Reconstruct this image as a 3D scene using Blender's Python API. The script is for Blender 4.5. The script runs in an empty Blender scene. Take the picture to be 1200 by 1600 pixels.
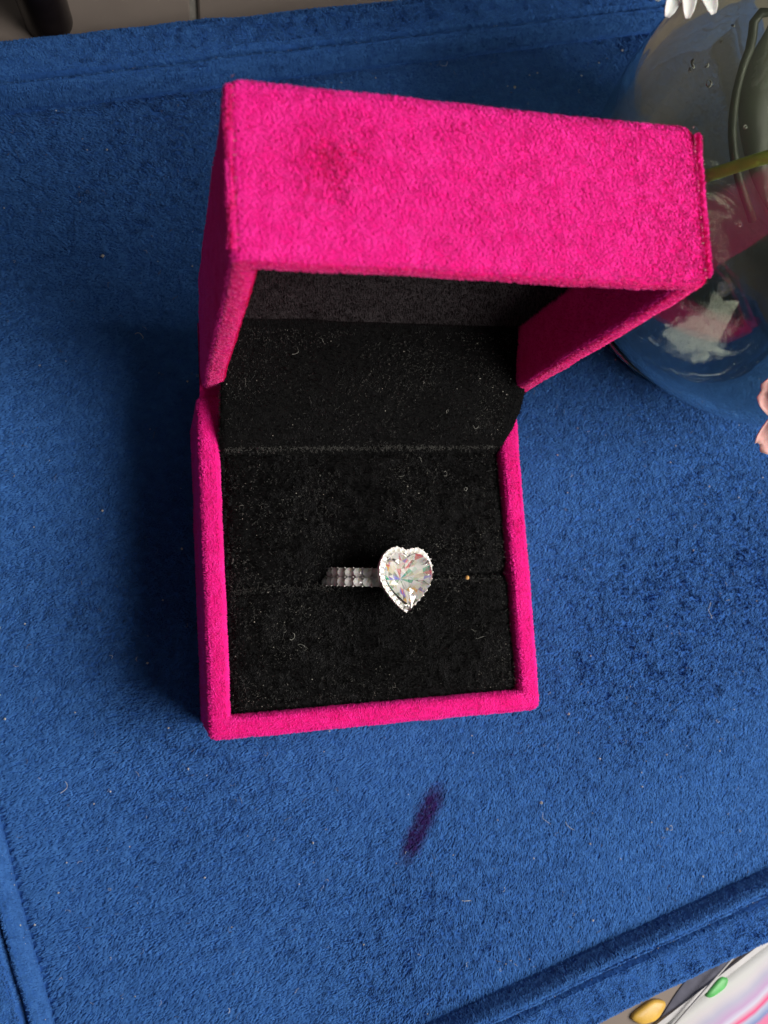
import bpy, math, random
import numpy as np
import bmesh
from mathutils import Matrix, Vector

R_ = math.radians
rng = np.random.default_rng(7)
random.seed(7)
sc = bpy.context.scene
C = sc.collection
sc.unit_settings.scale_length = 0.01          # one unit is one centimetre

# ------------------------------------------------------------------ camera
cam_d = bpy.data.cameras.new('camera')
cam = bpy.data.objects.new('camera', cam_d)
C.objects.link(cam)
CAMR = np.array([[0.96614, -0.06150, 0.25067], [0.03060, 0.99160, 0.12540], [-0.25630, -0.11350, 0.95990]])
cam.matrix_world = Matrix.Translation((-0.8291, 1.9412, 15.2491)) @ Matrix(CAMR.T.tolist()).to_4x4()
cam_d.sensor_fit = 'VERTICAL'
cam_d.sensor_height = 36
cam_d.lens = 36 * 1374.04 / 1600
cam_d.clip_start = 0.1
cam_d.clip_end = 2000
cam_d.dof.use_dof = True
cam_d.dof.focus_distance = 15.3
cam_d.dof.aperture_fstop = 0.32
sc.camera = cam

# ------------------------------------------------------------------ light: a dim room and one window to the right
w = bpy.data.worlds.new('World')
sc.world = w
w.use_nodes = True
bg = w.node_tree.nodes['Background']
bg.inputs['Color'].default_value = (0.93, 0.97, 1.0, 1)
bg.inputs['Strength'].default_value = 0.030


def window_light(name, loc, target, sx, sy, power, col):
    d = bpy.data.lights.new(name, 'AREA')
    d.shape = 'RECTANGLE'
    d.size, d.size_y = sx, sy
    d.energy = power
    d.color = col
    o = bpy.data.objects.new(name, d)
    C.objects.link(o)
    o.location = loc
    o.rotation_euler = (Vector(target) - Vector(loc)).to_track_quat('-Z', 'Y').to_euler()
    return o


window_light('window_light', (28.5, -6, 32), (3, 2, -1), 30, 26, 29500, (1.0, 0.96, 0.90))
for k, (lx, ly) in enumerate(((-38, 20), (10, 48), (-14, -34))):      # small unseen lamps added overhead to make the gem sparkle
    window_light('gem_sparkle_lamp', (lx, ly, 96), (3, 3, 0), 9, 9, 1700, (1.0, 0.95, 0.88))

sc.view_settings.view_transform = 'Standard'
sc.view_settings.look = 'None'
sc.view_settings.exposure = 0
sc.view_settings.gamma = 1
sc.cycles.max_bounces = 16
sc.cycles.transmission_bounces = 14
sc.cycles.glossy_bounces = 6
sc.cycles.caustics_reflective = False
sc.cycles.caustics_refractive = True
sc.cycles.blur_glossy = 0.6
sc.cycles.sample_clamp_indirect = 6


# ------------------------------------------------------------------ helpers
def cast(px, py, z):
    """world point at height z seen at pixel (px, py) of the 1200x1600 photograph (used only to lay out real positions)"""
    d = np.array([(px - 600) / 1374.04, -(py - 800) / 1374.04, -1.0]) @ CAMR
    c = np.array([-0.8291, 1.9412, 15.2491])
    return c + d * (z - c[2]) / d[2]


def link(o, parent=None):
    C.objects.link(o)
    if parent is not None:
        o.parent = parent
    return o


def mesh(name, verts, faces, mat=None, parent=None, smooth=True, up=False):
    me = bpy.data.meshes.new(name)
    me.from_pydata([tuple(map(float, v)) for v in verts], [], [tuple(int(i) for i in f) for f in faces])
    bm = bmesh.new()
    bm.from_mesh(me)
    bmesh.ops.recalc_face_normals(bm, faces=bm.faces)
    if up and sum(f.normal.z * f.calc_area() for f in bm.faces) < 0:
        bmesh.ops.reverse_faces(bm, faces=bm.faces)
    bm.to_mesh(me)
    bm.free()
    me.update()
    if smooth:
        me.polygons.foreach_set('use_smooth', [True] * len(me.polygons))
    if mat:
        me.materials.append(mat)
    return link(bpy.data.objects.new(name, me), parent)


def empty(name, loc, rot=(0, 0, 0)):
    o = bpy.data.objects.new(name, None)
    o.empty_display_size = 0.5
    o.location = loc
    o.rotation_euler = rot
    return link(o)


def tag(o, label=None, cat=None, group=None, kind=None):
    for k, v in (('label', label), ('category', cat), ('group', group), ('kind', kind)):
        if v:
            o[k] = v
    return o


_tab = rng.random((8, 256, 256))


def vnoise(x, y, scale, seed=0):
    """smooth value noise in -1..1"""
    x = np.asarray(x) / scale + 97.3 + seed * 13.7
    y = np.asarray(y) / scale + 51.9 + seed * 7.1
    xi, yi = np.floor(x).astype(int), np.floor(y).astype(int)
    fx, fy = x - xi, y - yi
    fx, fy = fx * fx * (3 - 2 * fx), fy * fy * (3 - 2 * fy)
    t = _tab[seed % 8]
    g = lambda a, b: t[a % 256, b % 256]
    return 2 * ((g(xi, yi) * (1 - fx) + g(xi + 1, yi) * fx) * (1 - fy) + (g(xi, yi + 1) * (1 - fx) + g(xi + 1, yi + 1) * fx) * fy) - 1


def unit(a):
    return a / np.maximum(np.linalg.norm(a, axis=-1, keepdims=True), 1e-9)


def tri_mesh(name, V, mat, parent, nper=3):
    """V: (n, 3, 3) loose triangles"""
    n = len(V)
    me = bpy.data.meshes.new(name)
    me.vertices.add(n * 3)
    me.vertices.foreach_set('co', V.reshape(-1).astype(np.float32))
    me.loops.add(n * 3)
    me.loops.foreach_set('vertex_index', np.arange(n * 3, dtype=np.int32))
    me.polygons.add(n)
    me.polygons.foreach_set('loop_start', np.arange(0, n * 3, 3, dtype=np.int32))
    me.update()
    me.validate()
    me.materials.append(mat)
    o = link(bpy.data.objects.new(name, me), parent)
    o['kind'] = 'stuff'
    return o


def sample_mesh(o, n, keep=None):
    """random points and normals on an object's own mesh, in its local frame"""
    me = o.data
    me.calc_loop_triangles()
    nt = len(me.loop_triangles)
    idx = np.empty(nt * 3, np.int32)
    me.loop_triangles.foreach_get('vertices', idx)
    co = np.empty(len(me.vertices) * 3, np.float32)
    me.vertices.foreach_get('co', co)
    T = co.reshape(-1, 3)[idx.reshape(-1, 3)].astype(float)
    cr = np.cross(T[:, 1] - T[:, 0], T[:, 2] - T[:, 0])
    ar = np.linalg.norm(cr, axis=1)
    if keep is not None:
        ar = ar * keep(T.mean(1), unit(cr))
    pick = rng.choice(nt, n, p=ar / ar.sum())
    a, b = rng.random((2, n, 1))
    s = a + b > 1
    a, b = np.where(s, 1 - a, a), np.where(s, 1 - b, b)
    t = T[pick]
    return t[:, 0] + a * (t[:, 1] - t[:, 0]) + b * (t[:, 2] - t[:, 0]), unit(cr[pick])


def pile(o, n, length, width, mat, lean=0.6, clump=0.13, brush=2.5, base=(0.3, -0.5), keep=None, jitter=0.35, name='pile', lift=0.0, bumpy=0.0, rise=1.0, amp=1.0, broad=0.9, extra=None):
    """short velvet pile on object o, as loose fibres (stuff), child of o's parent frame"""
    P, N = sample_mesh(o, n, keep)
    ref = np.where(np.abs(N[:, 2:3]) > 0.8, np.array([[1.0, 0, 0]]), np.array([[0, 0, 1.0]]))
    t1 = unit(np.cross(N, np.cross(ref, N)))
    t2 = np.cross(N, t1)
    ca, cb = (P * t1).sum(1), (P * t2).sum(1)
    gx = amp * (vnoise(ca, cb, clump, 0) + 0.7 * vnoise(ca, cb, clump * 2.3, 2)) + broad * vnoise(ca, cb, brush, 4) + base[0]
    gy = amp * (vnoise(ca, cb, clump, 1) + 0.7 * vnoise(ca, cb, clump * 2.3, 3)) + broad * vnoise(ca, cb, brush, 5) + base[1]
    if extra is not None:
        ex = extra(P, N)
        gx, gy = gx + ex[0], gy + ex[1]
    L = t1 * gx[:, None] + t2 * gy[:, None]
    d = unit(N * rise + L * lean + rng.normal(0, jitter, (n, 3)) * 0.5)
    d = np.where(((d * N).sum(1) < 0.12)[:, None], unit(d + 0.5 * N), d)
    s = unit(np.cross(d, N) + rng.normal(0, 0.25, (n, 3)))
    ln = length * (0.65 + 0.7 * rng.random((n, 1)))
    wd = width * (0.7 + 0.6 * rng.random((n, 1)))
    P = P + N * (lift + bumpy * (vnoise(ca, cb, clump * 0.8, 6) + 0.6 * vnoise(ca, cb, clump * 1.9, 7)))[:, None]
    V = np.stack([P - s * wd * 0.5, P + s * wd * 0.5, P + d * ln], 1)
    q = tri_mesh(name, V, mat, o.parent)
    q.location, q.rotation_euler = o.location, o.rotation_euler
    return q


def tube(path, rad, nseg=8, closed=False, caps=True):
    """verts, faces of a swept tube; rad is a number or one per point"""
    P = np.asarray(path, float)
    n = len(P)
    rad = np.broadcast_to(np.asarray(rad, float), (n,))
    T = unit(np.roll(P, -1, 0) - np.roll(P, 1, 0)) if closed else unit(np.gradient(P, axis=0))
    ref = np.array([0, 0, 1.0]) if abs(T[0][2]) < 0.9 else np.array([1.0, 0, 0])
    V, F = [], []
    u = unit(np.cross(T[0], ref))
    for i in range(n):
        u = unit(u - T[i] * (u @ T[i]))
        v = np.cross(T[i], u)
        for k in range(nseg):
            a = 2 * math.pi * k / nseg
            V.append(P[i] + rad[i] * (math.cos(a) * u + math.sin(a) * v))
    for i in range(n if closed else n - 1):
        j = (i + 1) % n
        for k in range(nseg):
            k2 = (k + 1) % nseg
            F.append((i * nseg + k, i * nseg + k2, j * nseg + k2, j * nseg + k))
    if caps and not closed:
        F.append(tuple(range(nseg))[::-1])
        F.append(tuple((n - 1) * nseg + k for k in range(nseg)))
    return V, F


def bezier(pts, n=24):
    """Catmull-Rom through the points"""
    P = np.asarray(pts, float)
    P = np.vstack([2 * P[0] - P[1], P, 2 * P[-1] - P[-2]])
    out = []
    m = len(P) - 3
    for i in range(m):
        for t in np.linspace(0, 1, max(2, n // m), endpoint=(i == m - 1)):
            a, b, c, d = P[i:i + 4]
            out.append(0.5 * (2 * b + (c - a) * t + (2 * a - 5 * b + 4 * c - d) * t * t + (3 * b - a - 3 * c + d) * t ** 3))
    return np.array(out)


def loft(loops, close=True, cap0=False, cap1=False):
    n = len(loops[0])
    V = [v for l in loops for v in l]
    F = []
    for i in range(len(loops) - 1):
        for k in range(n if close else n - 1):
            k2 = (k + 1) % n
            F.append((i * n + k, i * n + k2, (i + 1) * n + k2, (i + 1) * n + k))
    if cap0:
        F.append(tuple(range(n))[::-1])
    if cap1:
        F.append(tuple((len(loops) - 1) * n + k for k in range(n)))
    return V, F


def lathe(profile, n=96):
    return loft([[(r * math.cos(2 * math.pi * k / n), r * math.sin(2 * math.pi * k / n), z) for k in range(n)] for r, z in profile])


def rrect(x0, x1, y0, y1, r, z, nc=5, ne=26):
    """counter-clockwise rounded rectangle, subdivided along the sides"""
    out = []
    cs = [((x1 - r, y0 + r), -90), ((x1 - r, y1 - r), 0), ((x0 + r, y1 - r), 90), ((x0 + r, y0 + r), 180)]
    for i, ((cx, cy), a0) in enumerate(cs):
        arc = [(cx + r * math.cos(R_(a0 + 90 * k / nc)), cy + r * math.sin(R_(a0 + 90 * k / nc))) for k in range(nc + 1)]
        out += arc
        (nx, ny), b0 = cs[(i + 1) % 4]
        e = (nx + r * math.cos(R_(b0)), ny + r * math.sin(R_(b0)))
        for k in range(1, ne):
            t = k / ne
            out.append((arc[-1][0] * (1 - t) + e[0] * t, arc[-1][1] * (1 - t) + e[1] * t))
    return [(x, y, z) for x, y in out]


# ------------------------------------------------------------------ materials
class NT:
    def __init__(self, name):
        self.m = bpy.data.materials.new(name)
        self.m.use_nodes = True
        self.t = self.m.node_tree
        self.p = self.t.nodes['Principled BSDF']
        self.out = self.t.nodes['Material Output']

    def n(self, typ, **kw):
        x = self.t.nodes.new(typ)
        for k, v in kw.items():
            if k in x.inputs:
                x.inputs[k].default_value = v
            else:
                setattr(x, k, v)
        return x

    def l(self, a, b):
        self.t.links.new(a, b)

    def set(self, **kw):
        for k, v in kw.items():
            self.p.inputs[k.replace('_', ' ')].default_value = v
        return self


def rgb(c):
    return (c[0], c[1], c[2], 1)


def noise(nt, scale, detail=3.0, rough=0.55, coord='Object', distortion=0.0):
    tc = nt.n('ShaderNodeTexCoord')
    x = nt.n('ShaderNodeTexNoise', Scale=scale, Detail=detail, Roughness=rough, Distortion=distortion)
    nt.l(tc.outputs[coord], x.inputs['Vector'])
    return x


def velvet(name, c0, c1, scale=9, bump=0.6, sheen=0.5, sheen_tint=None, stain=False, rough=0.95, dist=0.06):
    nt = NT(name)
    a = noise(nt, scale, 4, 0.6)
    ramp = nt.n('ShaderNodeValToRGB')
    ramp.color_ramp.elements[0].position = 0.32
    ramp.color_ramp.elements[1].position = 0.68
    ramp.color_ramp.elements[0].color = rgb(c0)
    ramp.color_ramp.elements[1].color = rgb(c1)
    nt.l(a.outputs['Fac'], ramp.inputs['Fac'])
    col = ramp.outputs['Color']
    if stain:   # purple ink mark rubbed into the nap: a slanted stroke with ragged ends (in the tray's own frame)
        tc = nt.n('ShaderNodeTexCoord')
        mp = nt.n('ShaderNodeMapping', vector_type='TEXTURE')
        mp.inputs['Location'].default_value = (stain[0], stain[1], 0)
        mp.inputs['Rotation'].default_value = (0, 0, stain[2])
        nt.l(tc.outputs['Object'], mp.inputs['Vector'])
        sep = nt.n('ShaderNodeSeparateXYZ')
        nt.l(mp.outputs['Vector'], sep.inputs['Vector'])

        def edge(axis, half, soft):
            ab = nt.n('ShaderNodeMath', operation='ABSOLUTE')
            nt.l(sep.outputs[axis], ab.inputs[0])
            mr = nt.n('ShaderNodeMapRange')
            mr.inputs['From Min'].default_value = half - soft
            mr.inputs['From Max'].default_value = half + soft
            mr.inputs['To Min'].default_value = 1
            mr.inputs['To Max'].default_value = 0
            nt.l(ab.outputs[0], mr.inputs['Value'])
            return mr.outputs[0]
        e = nt.n('ShaderNodeMath', operation='MULTIPLY')
        nt.l(edge('X', 0.92, 0.42), e.inputs[0])
        nt.l(edge('Y', 0.26, 0.17), e.inputs[1])
        nz = noise(nt, 11, 3, 0.6)
        ad = nt.n('ShaderNodeMath', operation='ADD')
        nt.l(e.outputs[0], ad.inputs[0])
        nt.l(nz.outputs['Fac'], ad.inputs[1])
        st = nt.n('ShaderNodeMapRange')
        st.inputs['From Min'].default_value = 0.92
        st.inputs['From Max'].default_value = 1.5
        nt.l(ad.outputs[0], st.inputs['Value'])
        mx = nt.n('ShaderNodeMix', data_type='RGBA')
        nt.l(st.outputs[0], mx.inputs['Factor'])
        nt.l(col, mx.inputs['A'])
        mx.inputs['B'].default_value = (0.026, 0.010, 0.085, 1)
        col = mx.outputs['Result']
    nt.l(col, nt.p.inputs['Base Color'])
    nt.set(Roughness=rough, Sheen_Weight=sheen, Sheen_Roughness=0.45, Specular_IOR_Level=0.1)
    nt.p.inputs['Sheen Tint'].default_value = rgb(sheen_tint or c1)
    if bump:
        b = noise(nt, scale * 1.4, 3, 0.6, distortion=0.4)
        bp = nt.n('ShaderNodeBump', Strength=bump, Distance=dist)
        nt.l(b.outputs['Fac'], bp.inputs['Height'])
        nt.l(bp.outputs['Normal'], nt.p.inputs['Normal'])
    return nt.m


def plain(name, c, rough=0.5, var=0.12, scale=3.0, bump=0.0, **kw):
    nt = NT(name)
    a = noise(nt, scale, 4)
    ramp = nt.n('ShaderNodeValToRGB')
    ramp.color_ramp.elements[0].position = 0.3
    ramp.color_ramp.elements[1].position = 0.7
    ramp.color_ramp.elements[0].color = rgb([v * (1 - var) for v in c])
    ramp.color_ramp.elements[1].color = rgb([min(1, v * (1 + var)) for v in c])
    nt.l(a.outputs['Fac'], ramp.inputs['Fac'])
    nt.l(ramp.outputs['Color'], nt.p.inputs['Base Color'])
    nt.set(Roughness=rough, **kw)
    if bump:
        bp = nt.n('ShaderNodeBump', Strength=bump, Distance=0.02)
        nt.l(a.outputs['Fac'], bp.inputs['Height'])
        nt.l(bp.outputs['Normal'], nt.p.inputs['Normal'])
    return nt.m


BLUE0, BLUE1 = (0.022, 0.085, 0.30), (0.034, 0.120, 0.40)
TRAY_ROT = R_(13.2)
TRAY_Z = -3.0
_sa, _sb = cast(688, 1224, -2.6), cast(630, 1348, -2.6)
_c, _s = math.cos(TRAY_ROT), math.sin(TRAY_ROT)
_loc = lambda p: (p[0] * _c + p[1] * _s, -p[0] * _s + p[1] * _c)
_a, _b = _loc(_sa), _loc(_sb)
STAIN = ((_a[0] + _b[0]) / 2, (_a[1] + _b[1]) / 2, math.atan2(_a[1] - _b[1], _a[0] - _b[0]))
M = {}
M['blue'] = velvet('blue_velvet', BLUE0, BLUE1, 9, 0.7, 0.3, (0.15, 0.4, 0.8), stain=STAIN)
M['blue_pile'] = velvet('blue_pile', (0.032, 0.113, 0.355), (0.053, 0.168, 0.47), 5, 0, 0.25, (0.35, 0.6, 0.95), stain=STAIN)
M['pink'] = velvet('pink_velvet', (0.74, 0.006, 0.18), (0.86, 0.012, 0.25), 7, 0.2, 0.4, (1.0, 0.10, 0.5))
M['pink_pile'] = velvet('pink_pile', (0.82, 0.011, 0.25), (0.95, 0.032, 0.37), 4, 0, 0.9, (1.0, 0.25, 0.7))
M['black'] = velvet('black_velvet', (0.0025, 0.0025, 0.003), (0.006, 0.006, 0.006), 12, 0.5, 0.05, (0.3, 0.3, 0.3))
M['black_pile'] = velvet('black_pile', (0.002, 0.002, 0.0025), (0.026, 0.026, 0.028), 11, 0, 0.15, (0.4, 0.4, 0.4))
M['black_foam'] = velvet('black_plush', (0.006, 0.0042, 0.005), (0.012, 0.009, 0.010), 20, 0.5, 0.3, (0.4, 0.35, 0.38))
M['thread'] = plain('pale_fray', (0.72, 0.30, 0.34), 0.9, 0.3, 8)
M['lint'] = plain('lint_fibre', (0.55, 0.55, 0.50), 0.8, 0.3, 5)
M['lint_grey'] = plain('grey_lint', (0.16, 0.16, 0.15), 0.8, 0.3, 5)
M['speck'] = plain('pale_dust', (0.52, 0.50, 0.44), 0.6, 0.2, 5)
M['tile'] = plain('grey_tile', (0.205, 0.170, 0.150), 0.85, 0.10, 0.35, 0.05, Specular_IOR_Level=0.08)
M['grout'] = plain('grout', (0.20, 0.19, 0.17), 0.9, 0.2, 3, 0.3)
M['dark'] = plain('dark_lacquer', (0.012, 0.009, 0.010), 0.25, 0.5, 0.6)
M['metal'] = plain('white_gold', (0.86, 0.82, 0.80), 0.32, 0.03, 6, Metallic=1.0)
M['stem'] = plain('green_stem', (0.42, 0.60, 0.09), 0.5, 0.2, 2)
M['added_dark_blade'] = plain('added_blade_green', (0.022, 0.030, 0.016), 0.5, 0.4, 2)
M['white_petal'] = plain('white_petal', (0.82, 0.82, 0.80), 0.6, 0.05, 4, 0.2, Subsurface_Weight=0.2)
M['blush_petal'] = plain('blush_petal', (0.82, 0.46, 0.43), 0.6, 0.12, 2.5, 0.3, Subsurface_Weight=0.2)
M['yellow'] = plain('daisy_disc', (0.55, 0.38, 0.03), 0.8, 0.3, 12, 0.8)
M['amber'] = plain('amber_wrapper', (0.66, 0.40, 0.07), 0.4, 0.3, 2, 0.3)
M['green'] = plain('green_wrapper', (0.10, 0.45, 0.12), 0.45, 0.3, 2, 0.3)
M['strap'] = plain('slate_strap', (0.095, 0.095, 0.125), 0.9, 0.15, 4, 0.2, Specular_IOR_Level=0.1)
M['clear_edge'] = plain('clear_plastic_edge', (0.34, 0.33, 0.34), 0.4, 0.1, 4)
M['bead'] = plain('amber_bead', (0.65, 0.36, 0.12), 0.3, 0.2, 20)


def glass_mat(name, col, ior, rough=0.0, bump=0.0, scale=1.0):
    nt = NT(name)
    nt.set(Base_Color=rgb(col), Roughness=rough, IOR=ior, Transmission_Weight=1.0)
    if bump:
        a = noise(nt, scale, 2)
        bp = nt.n('ShaderNodeBump', Strength=bump, Distance=0.05)
        nt.l(a.outputs['Fac'], bp.inputs['Height'])
        nt.l(bp.outputs['Normal'], nt.p.inputs['Normal'])
    return nt.m


M['glass'] = glass_mat('vase_glass', (0.84, 0.90, 0.78), 1.75, 0.0, 0.6, 1.3)


def thin_glass(name, tint, ior, bump, scale, refr=0.0):
    """blown glass wall: clear, tinted a little, mirror-like towards grazing angles"""
    nt = NT(name)
    nt.t.nodes.remove(nt.p)
    tr = nt.n('ShaderNodeBsdfTransparent', Color=rgb(tint))
    gl = nt.n('ShaderNodeBsdfGlossy', Roughness=0.03, Color=(1, 1, 1, 1))
    fr = nt.n('ShaderNodeLayerWeight', Blend=0.5)
    pw = nt.n('ShaderNodeMath', operation='POWER')
    pw.inputs[1].default_value = 4.0
    ma = nt.n('ShaderNodeMath', operation='MULTIPLY_ADD')
    ma.inputs[1].default_value = 0.75
    ma.inputs[2].default_value = ((ior - 1) / (ior + 1)) ** 2
    nt.l(fr.outputs['Facing'], pw.inputs[0])
    nt.l(pw.outputs[0], ma.inputs[0])
    a = noise(nt, scale, 3, 0.5, distortion=1.2)
    bp = nt.n('ShaderNodeBump', Strength=bump, Distance=0.12)
    nt.l(a.outputs['Fac'], bp.inputs['Height'])
    for x in (gl, fr):
        nt.l(bp.outputs['Normal'], x.inputs['Normal'])
    mx = nt.n('ShaderNodeMixShader')
    nt.l(ma.outputs[0], mx.inputs[0])
    nt.l(tr.outputs[0], mx.inputs[1])
    nt.l(gl.outputs[0], mx.inputs[2])
    res = mx.outputs[0]
    if refr:
        rf = nt.n('ShaderNodeBsdfGlass', Roughness=0.0, IOR=ior, Color=rgb(tint))
        nt.l(bp.outputs['Normal'], rf.inputs['Normal'])
        m2 = nt.n('ShaderNodeMixShader')
        m2.inputs[0].default_value = refr
        nt.l(res, m2.inputs[1])
        nt.l(rf.outputs[0], m2.inputs[2])
        res = m2.outputs[0]
    nt.l(res, nt.out.inputs['Surface'])
    return nt.m


M['wall_glass'] = glass_mat('bowl_glass', (0.93, 0.94, 0.86), 1.5, 0.0, 0.35, 0.6)
M['water'] = thin_glass('hazed_water', (0.96, 0.98, 0.96), 1.33, 0.2, 0.6, 0.0)
M['bubble'] = plain('painted_rim_glint', (0.50, 0.52, 0.48), 0.2, 0.2, 10)
_t = M['water'].node_tree                     # grey haze added to stand for the room refracted in the water
_v = _t.nodes.new('ShaderNodeVolumePrincipled')
_v.inputs['Color'].default_value = (0.78, 0.78, 0.69, 1)
_v.inputs['Density'].default_value = 0.085
_t.links.new(_v.outputs[0], _t.nodes['Material Output'].inputs['Volume'])


def gem_mat(name='diamond', share=0.30, gloss=0.06):
    """diamond: three glass lobes of rising index, so white light splits into colour"""
    nt = NT(name)
    nt.t.nodes.remove(nt.p)
    prev = None
    for col, ior in (((1, 0, 0, 1), 2.36), ((0, 1, 0, 1), 2.42), ((0, 0, 1, 1), 2.50)):
        g = nt.n('ShaderNodeBsdfGlass', Roughness=0.02, IOR=ior, Color=col)
        if prev is None:
            prev = g.outputs[0]
        else:
            a = nt.n('ShaderNodeAddShader')
            nt.l(prev, a.inputs[0])
            nt.l(g.outputs[0], a.inputs[1])
            prev = a.outputs[0]
    # part of the light goes straight in to the flash-coloured lower facets and comes straight back
    tr = nt.n('ShaderNodeBsdfTransparent', Color=(0.98, 0.98, 0.97, 1))
    gl = nt.n('ShaderNodeBsdfGlossy', Roughness=0.03, Color=(1, 1, 1, 1))
    lw = nt.n('ShaderNodeLayerWeight', Blend=0.4)
    ma = nt.n('ShaderNodeMath', operation='MULTIPLY_ADD')
    ma.inputs[1].default_value = 0.35
    ma.inputs[2].default_value = gloss
    nt.l(lw.outputs['Facing'], ma.inputs[0])
    m1 = nt.n('ShaderNodeMixShader')
    nt.l(ma.outputs[0], m1.inputs[0])
    nt.l(tr.outputs[0], m1.inputs[1])
    nt.l(gl.outputs[0], m1.inputs[2])
    m2 = nt.n('ShaderNodeMixShader')
    m2.inputs[0].default_value = share
    nt.l(m1.outputs[0], m2.inputs[1])
    nt.l(prev, m2.inputs[2])
    prev = m2.outputs[0]
    nt.l(prev, nt.out.inputs['Surface'])
    return nt.m


M['gem'] = gem_mat()
M['small_gem'] = gem_mat('accent_diamond', 0.06, 0.06)
FACET_FLASHES = []  # facet colours painted in for the stones' sparkle, dark facets and dispersion flashes
for nm, col, ro, me in (('facet_mirror', (0.97, 0.97, 0.97), 0.10, 1.0), ('flash_white', (0.93, 0.93, 0.91), 0.4, 0.0), ('flash_cream', (0.78, 0.73, 0.58), 0.4, 0.0),
                        ('facet_shade_grey', (0.36, 0.37, 0.33), 0.25, 0.5), ('flash_rose', (0.92, 0.22, 0.26), 0.3, 0.3), ('flash_mint', (0.06, 0.55, 0.36), 0.3, 0.3),
                        ('flash_lilac', (0.26, 0.24, 0.85), 0.3, 0.3), ('flash_amber', (0.95, 0.58, 0.16), 0.3, 0.3), ('flash_bright', (0.98, 0.97, 0.96), 0.3, 0.0)):
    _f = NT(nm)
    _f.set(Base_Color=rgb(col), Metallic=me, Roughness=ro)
    FACET_FLASHES.append(_f.m)


def paint_facet_flashes(o, weights, n_z=-0.15):
    """lower facets coloured at random to stand in for sparkle and dispersion"""
    for f in FACET_FLASHES:
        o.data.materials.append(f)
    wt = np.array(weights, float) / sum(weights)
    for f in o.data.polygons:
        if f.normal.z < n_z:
            f.material_index = 1 + int(rng.choice(len(FACET_FLASHES), p=wt))


def stripes_mat():
    """printed plastic packet: stripes that run along its long side"""
    nt = NT('striped_packet')
    tc = nt.n('ShaderNodeTexCoord')
    sep = nt.n('ShaderNodeSeparateXYZ')
    nt.l(tc.outputs['Object'], sep.inputs['Vector'])
    nz = noise(nt, 0.8, 2)
    ma = nt.n('ShaderNodeMath', operation='MULTIPLY_ADD')
    nt.l(nz.outputs['Fac'], ma.inputs[0])
    ma.inputs[1].default_value = 0.25
    nt.l(sep.outputs['Y'], ma.inputs[2])
    mr = nt.n('ShaderNodeMapRange')
    mr.inputs['From Min'].default_value = -2.6
    mr.inputs['From Max'].default_value = 0.12
    nt.l(ma.outputs[0], mr.inputs['Value'])
    ramp = nt.n('ShaderNodeValToRGB')
    cr = ramp.color_ramp
    K = 0.72
    stops = [(0.0, (0.8, 0.3, 0.4)), (0.2, (0.75, 0.75, 0.8)), (0.30, (0.85, 0.22, 0.40)), (0.42, (0.80, 0.74, 0.80)), (0.48, (0.85, 0.18, 0.38)),
             (0.60, (0.85, 0.25, 0.45)), (0.63, (0.25, 0.32, 0.60)), (0.68, (0.55, 0.60, 0.80)), (0.71, (0.88, 0.10, 0.28)), (0.76, (0.72, 0.72, 0.88)),
             (0.80, (0.62, 0.42, 0.68)), (0.86, (0.60, 0.58, 0.75)), (0.91, (0.85, 0.80, 0.85)), (0.95, (0.88, 0.88, 0.87))]
    cr.elements[0].position, cr.elements[0].color = stops[0][0], rgb([K * v for v in stops[0][1]])
    cr.elements[1].position, cr.elements[1].color = stops[-1][0], rgb([K * v for v in stops[-1][1]])
    for p, c in stops[1:-1]:
        e = cr.elements.new(p)
        e.color = rgb([K * v for v in c])
    nt.l(mr.outputs[0], ramp.inputs['Fac'])
    nt.l(ramp.outputs['Color'], nt.p.inputs['Base Color'])
    nt.set(Roughness=0.6, Specular_IOR_Level=0.15)
    return nt.m


M['stripes'] = stripes_mat()

# ------------------------------------------------------------------ the surface under the tray: grey tiles with grout
floor = mesh('floor', [(-60, -60, -3.12), (80, -60, -3.12), (80, 80, -3.12), (-60, 80, -3.12)], [(0, 1, 2, 3)], M['grout'])
floor['kind'] = 'structure'
TS, TG = 40.0, 0.18
tl = [rrect(TG / 2, TS - TG / 2, TG / 2, TS - TG / 2, 0.1, -0.1, 2, 1), rrect(TG / 2, TS - TG / 2, TG / 2, TS - TG / 2, 0.1, 0.06, 2, 1),
      rrect(TG / 2 + 0.04, TS - TG / 2 - 0.04, TG / 2 + 0.04, TS - TG / 2 - 0.04, 0.1, 0.1, 2, 1)]
tile0 = None
for i in range(-1, 2):
    for j in range(-1, 2):
        if tile0 is None:
            t = tile0 = mesh('tile', *loft(tl, cap1=True), M['tile'], floor, smooth=False)
        else:
            t = link(tile0.copy(), floor)
        t.location = (0.43 + i * TS, -14 + j * TS, -3.1)

# ------------------------------------------------------------------ blue velvet tray
tray = tag(empty('velvet_tray', (0, 0, TRAY_Z), (0, 0, TRAY_ROT)), 'blue velvet display tray with a raised stitched border and a purple ink mark', 'tray')
U0, U1, V0, V1 = -3.9, 16.3, -7.03, 12.84
ZF, HR = 0.4, 0.6
nu, nv = 150, 130
us, vs = np.linspace(U0 - 0.1, U1 + 0.1, nu), np.linspace(V0 - 0.1, V1 + 0.1, nv)
uu, vv = np.meshgrid(us, vs)
ed = np.minimum(np.minimum(uu - U0, U1 - uu), np.minimum(vv - V0, V1 - vv))
zz = ZF + 0.018 * vnoise(uu, vv, 2.6, 1) - 0.09 * np.exp(-np.maximum(ed, 0) / 0.10)
FV = np.stack([uu, vv, zz], -1).reshape(-1, 3)
FF = [(j * nu + i, j * nu + i + 1, (j + 1) * nu + i + 1, (j + 1) * nu + i) for j in range(nv - 1) for i in range(nu - 1)]
panel = mesh('base_panel', FV, FF, M['blue'], tray, up=True)


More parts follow.
